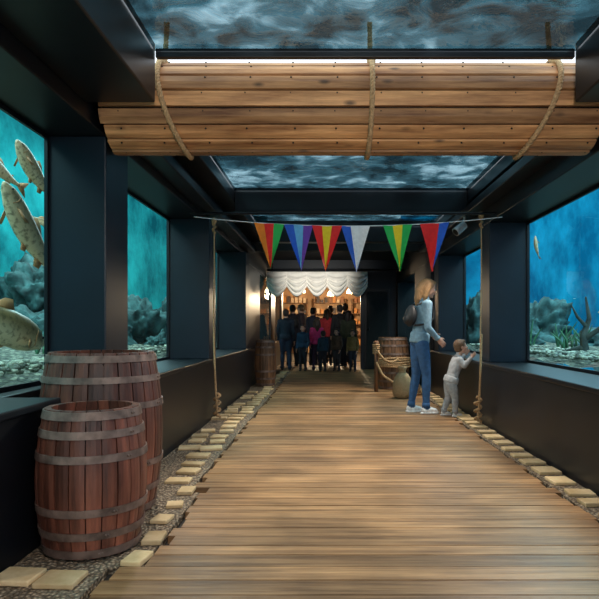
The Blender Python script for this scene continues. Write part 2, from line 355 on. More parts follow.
fish('trout_fish',(-2.75,4.7,2.52),(-2.7,5.2,2.30),.12)
fish('trout_fish',(-2.12,4.50,.98),(-2.35,3.70,1.25),.15)
fish('trout_fish',(-2.9,5.6,1.95),(-2.7,5.9,1.80),.12)
fish('trout_fish',(-3.0,6.6,2.2),(-3.2,6.35,2.28),.12)
fish('trout_fish',(3.0,8.7,2.42),(3.05,8.75,2.10),.13)
fish('trout_fish',(3.6,8.0,1.3),(3.95,7.9,1.33),.12)
# ------------------------------------------------------------------ ceiling
GZ=2.8
b=MB()
b.box(-1.5,-1.07,-2,3.72,2.49,2.86); b.box(1.53,1.83,-2,3.72,2.49,2.86)
b.box(-1.5,-1.40,3.72,11,2.60,2.86); b.box(1.78,1.83,3.72,11,2.60,2.86)
b.box(-1.40,-1.17,4.45,11,2.66,2.86); b.box(1.75,1.78,4.45,11,2.66,2.86)
b.box(-1.5,-1.32,4.45,11,2.46,2.55) ; b.box(1.66,1.83,4.45,11,2.46,2.55)
b.obj('ceiling_beam',[M_black],bevel=.01)
for (y0,y1,z0,z1) in ((7.5,7.66,2.55,2.84),(10.15,10.32,2.55,2.84),(.3,.5,2.6,2.84)):
    b=MB(); x0,x1=(-1.165,1.745) if y0>4 else (-1.065,1.525); b.box(x0,x1,y0,y1,z0,z1); b.box(x0,x1,y0-.015,y1+.015,z0-.012,z0); b.obj('ceiling_crossbeam',[M_black],bevel=.006)
b=MB(); b.box(-1.165,1.745,4.46,4.5,2.66,2.84); b.box(-1.065,1.525,3.70,3.74,2.765,2.82); b.obj('trim_1',[M_black],bevel=.005)
b=MB(); b.box(XL,XR,11.01,19.1,2.955,3.05); b.box(-1.435,1.775,11.01,11.2,2.5,2.95); b.box(-1.435,1.775,11.2,19.1,2.85,2.95); b.obj('ceiling',[M_dark])
def panel(y0,y1):
    x0,x1=(-1.165,1.745) if y0>4 else (-1.065,1.525)
    b=MB(); b.add([(x0,y0,GZ),(x1,y0,GZ),(x1,y1,GZ),(x0,y1,GZ)],[(0,1,2,3)]); b.obj('skylight_pool',[M_skywater])
panel(-2,.29); panel(.51,3.695); panel(4.505,7.48); panel(7.68,10.13); panel(10.34,11)
# ------------------------------------------------------------------ log beam of staves
b=MB(); R=.295; cy,cz=4.10,2.582; NS=17
b.path([(-1.45,cy,cz),(1.76,cy,cz)],R-.03,24,1,round_end=False)
for k in range(NS):
    a0=2*math.pi*k/NS+.016+.1; a1=2*math.pi*(k+1)/NS-.016+.1
    jj=random.uniform(-.006,.006); e0=-1.465+random.uniform(0,.02); e1=1.77
    ring=[]
    for rr,aa in ((R+jj,a0+.02),(R+.003+jj,(a0+a1)/2),(R+jj,a1-.02),(R-.010,a1),(R-.04,a1),(R-.04,a0),(R-.010,a0)):
        ring.append((rr*math.cos(aa),rr*math.sin(aa)))
    rs=[]
    nseg=24
    for i in range(nseg+1):
        x=e0+(e1-e0)*i/nseg; w=.006*noise.noise(Vector((x*2,k,0)))
        rs.append([Vector((x,cy+p*(1+w),cz+q*(1+w))) for p,q in ring])
    b.rings(rs,0,True,False,random.random())
    for i in range(12):
        x=-1.35+i*.28+random.uniform(-.02,.02); am=a0+.06
        b.ell((x,cy+(R+.002)*math.cos(am),cz+(R+.002)*math.sin(am)),(.007,.007,.007),1,6,4)
b.obj('wooden_log_beam',[M_log,M_nail])
def rope_mb(b,pts,r=.018,mi=0,sub=8,pitch=.11,closed=False):
    P=[Vector(p) for p in pts]; C=[]
    n=len(P)
    def cr(p0,p1,p2,p3,t):
        return .5*((2*p1)+(-p0+p2)*t+(2*p0-5*p1+4*p2-p3)*t*t+(-p0+3*p1-3*p2+p3)*t*t*t)
    for i in range(n if closed else n-1):
        if closed: q=[P[(i+k-1)%n] for k in range(4)]
        else: q=[P[max(i-1,0)],P[i],P[i+1],P[min(i+2,n-1)]]
        L=(q[2]-q[1]).length; m=max(2,int(L/.014))
        for k in range(m): C.append(cr(*q,k/m))
    if not closed: C.append(P[-1])
    d=0; fr=[]; up=Vector((.3,.5,.8))
    for i,p in enumerate(C):
        t=(C[min(i+1,len(C)-1)]-C[max(i-1,0)]).normalized(); u=(up-t*up.dot(t)).normalized(); up=u; w=t.cross(u)
        if i: d+=(p-C[i-1]).length
        fr.append((p,u,w,d))
    for s in range(3):
        q=[p+(u*math.cos(2*math.pi*(dd/pitch+s/3))+w*math.sin(2*math.pi*(dd/pitch+s/3)))*r*.5 for p,u,w,dd in fr]
        b.path(q,r*.58,6,mi,round_end=False)
b=MB()
for xt,xb in ((-1.10,-.95),(.285,.27),(1.50,1.30)):
    pts=[]
    for k in range(20):
        a=2*math.pi*k/20; zz=math.sin(a)
        x=xt+(xb-xt)*((1-zz)/2)**2
        pts.append((x,cy+(R+.018)*math.cos(a),cz+(R+.018)*zz))
    rope_mb(b,pts,.018,closed=True,pitch=.07)
    rope_mb(b,[(xt,cy-.06,cz+R+.01),(xt,cy-.03,cz+R+.12),(xt,cy,cz+R+.3)],.018,pitch=.07)
    b.ell((xt,cy-.14,cz+R*.93),(.03,.03,.04),0,10,8)
b.obj('rope_sling',[M_rope],smooth=True)
# ------------------------------------------------------------------ barrels
def barrel(name,x,y,Rm,Re,H,mat,rz=0.0,NS=22,wrap=False,rec=.06):
    b=MB(); prof=lambda t: Re+(Rm-Re)*math.sin(math.pi*t)**.85
    K=14
    for s in range(NS):
        w=2*math.pi/NS; a0=s*w+.012; a1=(s+1)*w-.012; rs=[]; tint=random.random(); j=random.uniform(-.002,.002)
        for k in range(K+1):
            t=k/K; r=prof(t)+j; z=H*t
            rs.append([Vector((rr*math.cos(a),rr*math.sin(a),z)) for rr,a in ((r,a0),(r+.003,(a0*2+a1)/3),(r+.003,(a0+2*a1)/3),(r,a1),(r-.028,a1),(r-.028,a0))])
        b.rings(rs,0,True,False,tint)
    n=32
    zt=1-rec/H
    b.rings([[Vector(((prof(k/K*zt)-.02)*math.cos(2*math.pi*i/n),(prof(k/K*zt)-.02)*math.sin(2*math.pi*i/n),H*(.02+(zt-.03)*k/K))) for i in range(n)] for k in range(K+1)],0,True,False,.2)
    rt=prof(.96)-.03
    for q in range(6):
        x0=-rt+2*rt*q/6+.002; x1=-rt+2*rt*(q+1)/6-.002
        h0=math.sqrt(max(0,rt*rt-x0*x0)); h1=math.sqrt(max(0,rt*rt-x1*x1)); xm=(x0+x1)/2; hm=math.sqrt(rt*rt-xm*xm); z=H*zt
        poly=[(x0,-h0),(xm,-hm),(x1,-h1),(x1,h1),(xm,hm),(x0,h0)]
        b.rings([[Vector((p[0],p[1],z)) for p in poly],[Vector((p[0],p[1],z+.012)) for p in poly]],0,True,False,random.random()*.3)
    for t,hw in ((.035,.030),(.16,.028),(.32,.028),(.68,.028),(.84,.028),(.965,.030)):
        t0=max(0.0,t-hw/2/H*1.3); t1=min(1.0,t+hw/2/H*1.3)
        n=44; rs=[]
        for (tt,off) in ((t0,.003),(t0,.010),(t1,.010),(t1,.003)):
            rs.append([Vector(((prof(tt)+off)*math.cos(2*math.pi*i/n),(prof(tt)+off)*math.sin(2*math.pi*i/n),H*tt)) for i in range(n)])
        b.rings(rs,1,False,True)
        a=-1.2+t*.8
        for da in (0,.05): b.ell(((prof(t)+.011)*math.cos(a+da),(prof(t)+.011)*math.sin(a+da),H*t),(.007,.007,.007),1,8,5)
    if wrap:
        for k in range(5):
            z=H*.44+k*.036; r=prof(z/H)+.018
            rope_mb(b,[(r*math.cos(2*math.pi*i/14),r*math.sin(2*math.pi*i/14),z+.01*math.sin(i+k)) for i in range(14)],.018,2,closed=True)
    o=b.obj(name,[mat,M_hoop,M_rope]); o.location=(x,y,.001); o.rotation_euler=(0,0,rz); return o
barrel('oak_barrel',-1.195,3.05,.262,.220,.70,M_barrel,.1,rec=.09)
barrel('oak_barrel',-1.375,3.655,.355,.30,.95,M_barrel,.5,NS=26)
barrel('oak_barrel',-1.18,11.3,.20,.165,.86,M_barrel2,.5)
barrel('oak_barrel',1.16,10.75,.29,.245,.92,M_barrel2,.5,wrap=True)
b=MB()
b.path([(.82,10.2,0),(.82,10.2,.80)],[.035,.035],10,1,round_end=False); b.ell((.82,10.2,.82),(.05,.05,.05),1)
rope_mb(b,[(.82,10.16,.72),(.94,10.14,.56),(1.08,10.2,.50),(1.2,10.28,.55)],.02)
rope_mb(b,[(.82,10.16,.5),(.92,10.12,.30),(1.05,10.12,.20),(1.2,10.16,.10),(1.35,10.2,.025)],.02)
for k in range(5): rope_mb(b,[(.82+.05*math.cos(2*math.pi*i/8),10.2+.05*math.sin(2*math.pi*i/8),.66+.034*k) for i in range(8)],.017,closed=True)
b.obj('rope_post',[M_rope,M_barrel2],smooth=True)
b=MB()
for k in range(5):
    r=.17-.010*k; rope_mb(b,[(1.33+r*math.cos(2*math.pi*i/12),9.75+r*math.sin(2*math.pi*i/12),.025+.042*k) for i in range(12)],.022,closed=True)
b.obj('rope_coil',[M_rope],smooth=True)
def sack(name,x,y,r,h):
    b=MB(); rs=[];n=24
    for t,f in ((0,.75),(.03,.95),(.2,1.08),(.45,1.05),(.65,.9),(.76,.6),(.82,.35),(.86,.3),(.92,.42),(1,.52)):
        rs.append([Vector((r*f*(1+.06*math.sin(i*2.1+t*9))*math.cos(2*math.pi*i/n),r*f*(1+.06*math.cos(i*1.7+t*7))*math.sin(2*math.pi*i/n),h*t)) for i in range(n)])
    b.rings(rs); rope_mb(b,[(r*.33*math.cos(2*math.pi*i/8),r*.33*math.sin(2*math.pi*i/8),h*.84) for i in range(8)],.012,1,closed=True)
    o=b.obj(name,[M_sack,M_rope],smooth=True); o.location=(x,y,.001)
sack('burlap_sack',1.16,9.35,.14,.48)
def hang(name,x,y,sx):
    b=MB(); z0=2.33
    rope_mb(b,[(x,y,z0),(x+.004,y,1.8),(x-.005,y,1.2),(x+.01*sx,y,.7),(x+.03*sx,y-.02,.3),(x+.04*sx,y-.02,.06)],.0085,pitch=.05)
    rope_mb(b,[(x+.0*sx,y-.015,1.02),(x+.012*sx,y-.03,.7),(x+.03*sx,y-.05,.35),(x+.05*sx,y-.05,.05)],.013,pitch=.06)
    rope_mb(b,[(x+.04*sx+.035*math.cos(i*.9),y-.02+.035*math.sin(i*.9),.04+.012*i) for i in range(24)],.016)
    rope_mb(b,[(x+.018*math.cos(i*.9),y+.018*math.sin(i*.9),z0-.12+.01*i) for i in range(14)],.010)
    b.ell((x,y+.0,z0+.02),(.03,.03,.045),0)
    b.obj(name,[M_rope],smooth=True)
hang('hanging_rope',-1.345,7.08,1); hang('hanging_rope',1.715,6.72,-1)
M_grey=plain('grey_metal',(.55,.55,.56),rough=.4,metal=.2,bump=0)
def lampfix(x,y,z,tx):
    b=MB(); a=Vector((x,y,z)); d=Vector((tx,-.25,-.5)).normalized()
    b.path([a,a+d*.16],[.05,.055],14,0,round_end=False); b.path([a+d*.161,a+d*.165],[.042,.042],14,1,round_end=False)
    b.path([a+Vector((0,0,.10)),a],[.012,.012],8,0); b.obj('ceiling_spotlight',[M_grey,M_black])
lampfix(1.68,7.4,2.36,-.6)
# ------------------------------------------------------------------ bunting
cols={'red':(.85,.02,.02),'orange':(.95,.25,.02),'green':(.02,.5,.10),'blue':(.02,.12,.65),'purple':(.18,.06,.45),'lblue':(.15,.5,.85),'yellow':(.98,.70,.02),'white':(.88,.89,.9)}
MC={k:plain('flag_'+k,v,rough=.75,var=.08,bump=.02,scale=30) for k,v in cols.items()}
keys=list(cols)
flags=[((254,284),('orange','red','green')),((284,313),('blue','lblue','purple')),((312,342),('red','yellow','red')),((341,370),('blue','white','white')),((383,412),('green','yellow','green')),((420,449),('red','red','blue'))]
b=MB(); Yb=6.3
def sag(x):
    t=(x+1.2)/(2.85); return 2.235-.30*t*(1-t)*1.0
x0s,x1s=-1.405,1.83
sp=[(x0s+(x1s-x0s)*i/30,Yb,sag(x0s+(x1s-x0s)*i/30)) for i in range(31)]
b.path(sp,.0045,6,keys.index('white'))
for (p0,p1),cc in flags:
    x0=(p0-328)*Yb/600; x1=(p1-328)*Yb/600; h=.49+random.uniform(-.02,.02); ph=random.random()*6
    lean=random.uniform(-.03,.03); nr=8; nc=9
    for side in (0,1):
        vs=[]
        for r in range(nr+1):
            t=r/nr
            for c in range(nc+1):
                s=c/nc; xx=(x0+(x1-x0)*s)*(1-t)+((x0+x1)/2+lean)*t
                yy=Yb+.03*math.sin(s*7+t*5+ph)*(.3+t)+side*.002
                vs.append((xx,yy-.008,sag(x0+(x1-x0)*s)*(1-t)+(sag((x0+x1)/2))*t-h*t))
        base=len(b.v); b.v+=vs
        for c in range(nc):
            for r in range(nr):
                a=r*(nc+1)+c; b.f.append(tuple(i+base for i in (a,a+1,a+nc+2,a+nc+1))); b.m.append(keys.index(cc[c//3])); b.t.append(.5)
b.obj('bunting_garland',[MC[k] for k in keys],smooth=True)
b=MB(); b.path([(-1.49,6.5,2.33),(1.82,6.5,2.33)],[.014,.014],10,0,round_end=False); b.obj('support_rod',[M_black],smooth=False)
# ------------------------------------------------------------------ scalloped drape: swagged folds
b=MB(); Yd=14.0; nx=200; nz=40; vs=[];fs=[]
for j in range(nz+1):
    t=j/nz
    for i in range(nx+1):
        s=i/nx; x=-1.43+2.35*s; ph=(s*5)%1; sw=math.sin(math.pi*ph)
        bot=.34+.24*sw
        z=2.39-bot*t
        yy=Yd-.10*sw*math.sin(math.pi*t)-.025*math.sin(t*math.pi*9)*(.25+sw)*min(1,t*3)
        vs.append((x,yy,z-.03*sw*math.sin(t*math.pi)))
for j in range(nz):
    for i in range(nx):
        a=j*(nx+1)+i; fs.append((a,a+1,a+nx+2,a+nx+1))
b.add(vs,fs); o=b.obj('scalloped_drape',[M_white],smooth=True); sm=o.modifiers.new('s','SOLIDIFY'); sm.thickness=.006
b=MB(); b.path([(-1.43,14.0,2.43),(1.77,14.0,2.43)],[.02,.02],8,round_end=False); b.obj('curtain_rail',[M_black])
M_warm=plain('warm_plaster',(.50,.32,.18),rough=.8,var=.3,scale=2)
M_shelf=plain('shelf_wood',(.20,.11,.05),rough=.6)
M_g1=plain('goods_cream',(.65,.52,.35)); M_g2=plain('goods_brown',(.28,.13,.06)); M_g3=plain('goods_dark',(.06,.05,.05)); M_g4=plain('goods_amber',(.60,.27,.07))
M_glow=plain('lamp_shade_warm',(.9,.7,.4),emit=(1,.80,.50),es=9,bump=0)
b=MB(); b.box(.85,1.775,15.6,15.75,0,2.845); b.box(-1.435,.85,15.6,15.75,2.42,2.845); b.obj('wall_partition',[M_black2],bevel=.005)
b=MB(); b.box(.95,1.6,15.57,15.595,.02,2.1,0); b.box(1.0,1.55,15.555,15.57,.1,2.02,1); b.ell((1.05,15.54,1.05),(.03,.03,.03),1); b.obj('door_1',[M_black,M_dark],bevel=.004)
b=MB(); b.box(-3.2,2.4,25.9,26,0,3.2); b.obj('wall_back',[M_warm])
b=MB(); b.box(-3.3,-3.2,19.2,26,0,3.2); b.box(2.4,2.5,19.2,26,0,3.2); b.box(-3.3,XL,19.1,19.2,0,3.2); b.obj('wall_hall',[M_warm])
b=MB(); b.box(-3.3,2.5,19.1,26,3.1,3.2); b.obj('ceiling_hall',[M_warm])
b=MB()
for sx in (-2.2,-.6,1.0):
    b.box(sx,sx+.04,25.4,25.9,0,2.3); b.box(sx+1.3,sx+1.34,25.4,25.9,0,2.3)
    for k in range(5):
        b.box(sx,sx+1.34,25.4,25.9,.3+k*.45,.33+k*.45)
        for q in range(7):
            x=sx+.12+q*.17; h=random.uniform(.12,.3); b.box(x,x+.12,25.5,25.7,.33+k*.45,.33+k*.45+h,random.choice((1,2,3,4)))
b.obj('shop_shelving',[M_shelf,M_g1,M_g2,M_g3,M_g4])
for x,y,z in ((-.9,20.5,2.35),(.1,21.5,2.3),(.75,20,2.3)):
    b=MB(); b.path([(x,y,z+.1),(x,y,3.1)],[.006,.006],6,1)
    n=20; b.rings([[Vector((x+r*math.cos(2*math.pi*i/n),y+r*math.sin(2*math.pi*i/n),z+h)) for i in range(n)] for r,h in ((.13,-.08),(.12,0),(.07,.08),(.03,.11))],0)
    b.obj('pendant_lamp',[M_glow,M_black],smooth=True)
# ------------------------------------------------------------------ people
def skinm(name,c): return plain(name,c,rough=.55,var=.06,bump=0.02)
M_skin=skinm('skin_light',(.66,.37,.26)); M_lip=plain('lips',(.45,.12,.10),bump=0); M_eyew=plain('eye_white',(.8,.8,.8),rough=.2,bump=0)
mcache={}
def cloth(c,r=.85):
    k=tuple(c)
    if k not in mcache: mcache[k]=plain('cloth_%d'%len(mcache),c,rough=r,var=.22,scale=25,bump=.25)
    return mcache[k]
def remesh(b,name,vox,smooth=3):
    me=b.mesh('tmp'); bm=bmesh.new(); bm.from_mesh(me); bmesh.ops.recalc_face_normals(bm,faces=bm.faces); bm.to_mesh(me); bm.free()
    o=bpy.data.objects.new('tmp',me); COL.objects.link(o)
    r=o.modifiers.new('r','REMESH'); r.mode='VOXEL'; r.voxel_size=vox; r.adaptivity=0
    s=o.modifiers.new('s','SMOOTH'); s.factor=.5; s.iterations=smooth
    dg=bpy.context.evaluated_depsgraph_get(); dg.update()
    m2=bpy.data.meshes.new_from_object(o.evaluated_get(dg)); bpy.data.objects.remove(o); m2.name=name
    m2.polygons.foreach_set('use_smooth',[True]*len(m2.polygons)); return m2
def label(me,segs,mats):
    names=list(mats); 
    for n in names: me.materials.append(mats[n])
    nf=len(me.polygons); C=np.zeros(nf*3); me.polygons.foreach_get('center',C); C=C.reshape(-1,3)
    best=np.full(nf,1e9); idx=np.zeros(nf,int)
    for (a,bb,r,lab) in segs:
        a=np.array(a);bb=np.array(bb); d=bb-a; L=max(d@d,1e-9); t=np.clip(((C-a)@d)/L,0,1); q=a+t[:,None]*d; dist=np.linalg.norm(C-q,axis=1)-r
        w=dist<best; best[w]=dist[w]; idx[w]=names.index(lab)
    me.polygons.foreach_set('material_index',idx.astype(int).tolist())
def hand_mesh(b,wr,dirv,palm_n,side,s):
    d=dirv.normalized(); n=(palm_n-d*palm_n.dot(d)).normalized(); w=d.cross(n)*side
    pl=s*.5
    M=Matrix((w,d,n)).transposed()
    b.ell(wr+d*pl*.55,(s*.22,pl*.62,s*.085),0,14,8,M)
    b.path([wr-d*s*.25,wr+d*s*.1],[s*.15,s*.15],10)
    for k,(o,l) in enumerate(((-.15,.42),(-.05,.48),(.05,.45),(.145,.35))):
        st=wr+d*pl*.8+w*o*s; p1=st+d*l*s*.42+w*o*s*.12; p2=p1+(d*.9+n*.35).normalized()*l*s*.32; p3=p2+(d*.7+n*.7).normalized()*l*s*.26
        b.path([st,p1,p2,p3],[s*.047,s*.045,s*.04,s*.034],8)
    st=wr+d*pl*.25-w*s*.14; p1=st+(d*.6-w*.7+n*.2).normalized()*s*.2; p2=p1+(d*.9-w*.25+n*.3).normalized()*s*.17
    b.path([st,p1,p2],[s*.06,s*.05,s*.04],8)
def person(name,loc,rz,H,top,leg,shoe,hair,pose=None,hs=1.0,g=1.0,long_hair=False,vox=.02,pack=None,sleeve=None,head_rot=(0,0,0),sole=None):
    E=empty(name,loc,rz)
    J=dict(pel=(0,0,.53),wai=(0,0,.615),che=(0,.004,.73),nck=(0,-.006,.835),hed=(0,.012,.928),
      shL=(-.098,0,.80),shR=(.098,0,.80),elL=(-.128,-.012,.63),elR=(.128,-.012,.63),wrL=(-.135,.03,.495),wrR=(.135,.03,.495),
      hiL=(-.05,0,.51),hiR=(.05,0,.51),knL=(-.053,.012,.285),knR=(.053,.012,.285),anL=(-.055,-.006,.05),anR=(.055,-.006,.05))
    if pose: J.update(pose)
    V={k:Vector(v)*H for k,v in J.items()}; h=H*g
    b=MB(); segs=[]
    def seg(a,c,ra,rc,lab,mid=None):
        pts=[V[a],V[a].lerp(V[c],.35),V[c]]; rm=mid if mid else (ra*.65+rc*.35)
        b.path(pts,[ra*h,rm*h,rc*h],14); segs.append((tuple(V[a]),tuple(V[c]),(ra+rc)/2*h,lab))
    spine=[(V['pel'].lerp(V['wai'],-.35),.078,.062),(V['pel'],.09,.068),(V['wai'],.076,.056),(V['wai'].lerp(V['che'],.5),.084,.06),(V['che'],.095,.064),(V['che'].lerp(V['nck'],.55),.098,.056),(V['che'].lerp(V['nck'],.85),.065,.042),(V['nck'],.035,.036)]
    rs=[]
    ax=(V['nck']-V['pel']).normalized(); xr=(V['shR']-V['shL']).normalized(); xr=(xr-ax*xr.dot(ax)).normalized(); yf=ax.cross(xr)
    for c,rx,ry in spine: rs.append([c+xr*rx*h*math.cos(t)+yf*ry*h*math.sin(t) for t in [2*math.pi*i/20 for i in range(20)]])
    b.rings(rs)
    segs.append((tuple(V['pel'].lerp(V['wai'],.35)),tuple(V['che'].lerp(V['nck'],.7)),.07*h,'top'))
    segs.append((tuple(V['pel']-ax*.03*h),tuple(V['pel']),.07*h,'leg'))
    for s in 'LR':
        b.path([V['che'].lerp(V['nck'],.5),V['sh'+s]],[.045*h,.04*h],12); segs.append((tuple(V['che'].lerp(V['nck'],.5)),tuple(V['sh'+s]),.04*h,'top'))
        seg('sh'+s,'el'+s,.037,.027,'sleeve'); seg('el'+s,'wr'+s,.028,.019,'sleeve',.027)
        seg('hi'+s,'kn'+s,.056,.036,'leg',.052); seg('kn'+s,'an'+s,.035,.024,'leg',.036)
        A=V['an'+s]; 
        b.path([A+Vector((0,-.012,-.022))*H,A+Vector((0,.03,-.024))*H,A+Vector((0,.075,-.030))*H],[.026*H,.026*H,.019*H],12)
        segs.append((tuple(A+Vector((0,-.02,-.024))*H),tuple(A+Vector((0,.08,-.032))*H),.026*H,'shoe'))
    b.path([V['nck'],V['hed']+Vector((0,-.012,-.03))*H*hs],[.031*h,.029*h],12); segs.append((tuple(V['nck'].lerp(V['hed'],.3)),tuple(V['hed']),.02*h,'skin'))
    b.v=[(x,y,max(z,.003)) for x,y,z in b.v]
    me=remesh(b,name+'_body',vox*H/1.7,3)
    label(me,segs,dict(top=cloth(top),sleeve=cloth(sleeve or top),leg=cloth(leg),shoe=cloth(shoe,.5),skin=M_skin))
    o=bpy.data.objects.new('body',me); COL.objects.link(o); o.parent=E
    b=MB()
    for s in 'LR':
        A=V['an'+s]; d=(V['kn'+s]-A).normalized(); c0=A-d*.004*H
        b.path([c0,c0+d*.035*H],[.031*h,.0295*h],16,round_end=False)
    b.obj('trouser_cuffs',[cloth(leg)],smooth=True,parent=E)
    HR=Euler(head_rot).to_matrix(); c=V['hed']; k=H*hs
    T=lambda p: c+HR@(Vector(p)*k)
    b=MB()
    b.ell(T((0,-.004,.012)),(.044*k,.055*k,.053*k),0,20,14,HR)
    b.ell(T((0,.012,-.022)),(.034*k,.040*k,.042*k),0,18,12,HR)
    b.path([T((0,.046,.006)),T((0,.062,-.012)),T((0,.056,-.017))],[.007*k,.0085*k,.008*k],8)
    b.ell(T((0,.050,-.030)),(.014*k,.009*k,.007*k),0,10,6,HR); b.ell(T((0,.044,-.052)),(.013*k,.011*k,.011*k),0,10,6,HR)
    for sg in (1,-1):
        b.ell(T((sg*.045,-.004,-.004)),(.006*k,.012*k,.018*k),0,10,8,HR)
        b.ell(T((sg*.026,.036,-.016)),(.013*k,.012*k,.013*k),0,10,8,HR)
    b.path([T((0,-.012,-.03)),V['nck'].lerp(c,.15)],[.03*h,.031*h],12)
    me=remesh(b,name+'_head',.0065*k/1.7*1.0+.001,2); me.materials.append(M_skin)
    o=bpy.data.objects.new('head',me); COL.objects.link(o); o.parent=E
    b=MB()
    for sg in (1,-1):
        b.ell(T((sg*.018,.0455,.002)),(.0075*k,.005*k,.005*k),0,10,8,HR); b.ell(T((sg*.018,.0495,.002)),(.0038*k,.002*k,.004*k),1,8,6,HR)
        b.path([T((sg*.009,.052,.014)),T((sg*.019,.050,.017)),T((sg*.028,.044,.013))],.0018*k,6,3)
    b.ell(T((0,.0575,-.030)),(.012*k,.004*k,.004*k),2,10,6,HR)
    b.obj('face_features',[M_eyew,M_eye,M_lip,cloth(hair)],smooth=True,parent=E)
    b=MB()
    b.ell(T((0,-.014,.020)),(.051*k,.058*k,.055*k),0,20,14,HR); b.ell(T((0,-.026,-.004)),(.049*k,.042*k,.05*k),0,18,12,HR)
    b.ell(T((0,.022,.050)),(.036*k,.026*k,.018*k),0,14,8,HR)
    if long_hair:
        b.path([T((0,-.040,.01)),T((0,-.050,-.04)),T((0,-.050,-.10)),T((.0,-.050,-.14))],[.042*k,.042*k,.034*k,.014*k],12)
        for sg in (1,-1): b.path([T((sg*.040,-.006,.03)),T((sg*.046,-.012,-.02)),T((sg*.044,-.016,-.07)),T((sg*.036,-.012,-.115))],[.016*k,.020*k,.020*k,.008*k],10)
    me=remesh(b,name+'_hair',.007*k/1.7+.001,2)
    hm=plain('hair_'+name,hair,rough=.45,var=.4,scale=30,bump=.6,stretch=(6,6,.8)); me.materials.append(hm)
    o=bpy.data.objects.new('hair',me); COL.objects.link(o); o.parent=E
    for s,sg in (('L',-1),('R',1)):
        b=MB(); d=(V['wr'+s]-V['el'+s]).normalized()
        pn=Vector((-sg,0,0)) if abs(d.x)<.8 else Vector((0,0,-1))
        hand_mesh(b,V['wr'+s]+d*.012*H,d,pn,-sg,.105*H*min(1.0,hs))
        me=remesh(b,name+'_hand',.0032 if vox<.018 else .0045,1); me.materials.append(M_skin)
        o=bpy.data.objects.new('hand_'+s.lower(),me); COL.objects.link(o); o.parent=E
        b=MB(); b.path([V['wr'+s]-d*.012*H,V['wr'+s]+d*.008*H],[.0225*h,.0225*h],12,round_end=False); b.obj('cuff_'+s.lower(),[cloth(sleeve or top)],smooth=True,parent=E)
    b=MB(); hc=V['pel'].lerp(V['wai'],.25); rs=[]
    for dz,f in ((-.035,1.02),(-.02,1.06),(.03,1.03),(.045,.96)):
        rs.append([hc+ax*dz*H+xr*.092*h*f*math.cos(t)+yf*.071*h*f*math.sin(t) for t in [2*math.pi*i/28 for i in range(28)]])
    b.rings(rs); b.obj('jacket_hem',[cloth(top)],smooth=True,parent=E)
    b=MB()
    rs=[]
    for dz,rx in ((-.012,.05),(.01,.043),(.022,.040)): rs.append([V['nck']+ax*dz*H+xr*rx*h*math.cos(t)+yf*rx*h*math.sin(t) for t in [2*math.pi*i/20 for i in range(20)]])
    b.rings(rs); b.obj('collar',[cloth(top)],smooth=True,parent=E)
    if pack:
        b=MB(); c0=V['che']+yf*(-.092)*h-ax*.022*H
        M=Matrix((xr,yf,ax)).transposed()
        b.ell(c0,(.070*H,.040*H,.082*H),0,18,14,M); b.ell(c0-yf*.028*H-ax*.025*H,(.05*H,.022*H,.04*H),0,14,10,M)
        me=remesh(b,'pack',.009,3); me.materials.append(cloth(pack,.6)); o=bpy.data.objects.new('backpack',me); COL.objects.link(o); o.parent=E
        b=MB()
        for sg in (1,-1):
            q=V['che']+xr*sg*.062*h
            b.path([q-yf*.07*h+ax*.06*H,q+ax*.098*H-yf*.0*h,q+yf*.062*h+ax*.055*H,q+yf*.073*h-ax*.02*H,q+xr*sg*.03*h-ax*.07*H+yf*.02*h,q-yf*.07*h-ax*.09*H],.008*H,8)
        b.obj('straps',[cloth(pack,.6)],smooth=True,parent=E)
    if sole:
        b=MB()
        for s in 'LR':
            A=V['an'+s]; rs=[]
            for z in (.001,.014*H):
                rs.append([Vector((A.x+.026*H*math.cos(t),A.y+.03*H+.072*H*math.sin(t),z)) for t in [2*math.pi*i/20 for i in range(20)]])
            b.rings(rs)
        b.obj('shoe_soles',[cloth(sole,.6)],smooth=True,parent=E)
    return E
W=-math.pi/2
person('woman',(1.17,7.68,0),W+.22,1.73,(.17,.29,.38),(.028,.09,.21),(.80,.78,.77),(.36,.20,.085),
   pose=dict(wai=(0,.006,.615),che=(0,.022,.73),nck=(0,.036,.832),hed=(0,.070,.922),shL=(-.098,.026,.80),shR=(.098,.026,.80),elL=(-.118,.05,.635),wrL=(-.09,.130,.58),elR=(.125,.015,.63),wrR=(.10,.10,.555),
     knR=(.05,.035,.285),anR=(.055,.03,.05),anL=(-.055,-.045,.05),knL=(-.052,-.005,.285)),
   long_hair=True,vox=.013,pack=(.012,.013,.016),head_rot=(-.28,0,-.1),sole=(.8,.8,.8),g=.95)
person('toddler',(1.525,7.42,.0),W+.1,.98,(.42,.42,.43),(.33,.34,.35),(.75,.73,.70),(.16,.085,.04),
   pose=dict(pel=(0,-.01,.43),wai=(0,.02,.53),che=(0,.06,.64),nck=(0,.095,.745),hed=(0,.125,.872),shL=(-.098,.08,.705),shR=(.098,.08,.705),
     elL=(-.14,.13,.66),wrL=(-.14,.215,.755),elR=(.14,.12,.64),wrR=(.14,.205,.735),hiL=(-.05,-.015,.41),hiR=(.05,-.015,.41),knL=(-.065,-.015,.23),knR=(.065,.03,.23),anL=(-.065,-.08,.055),anR=(.065,.03,.055)),
   hs=1.34,g=1.26,vox=.013,sole=(.8,.8,.8),head_rot=(.1,0,0))
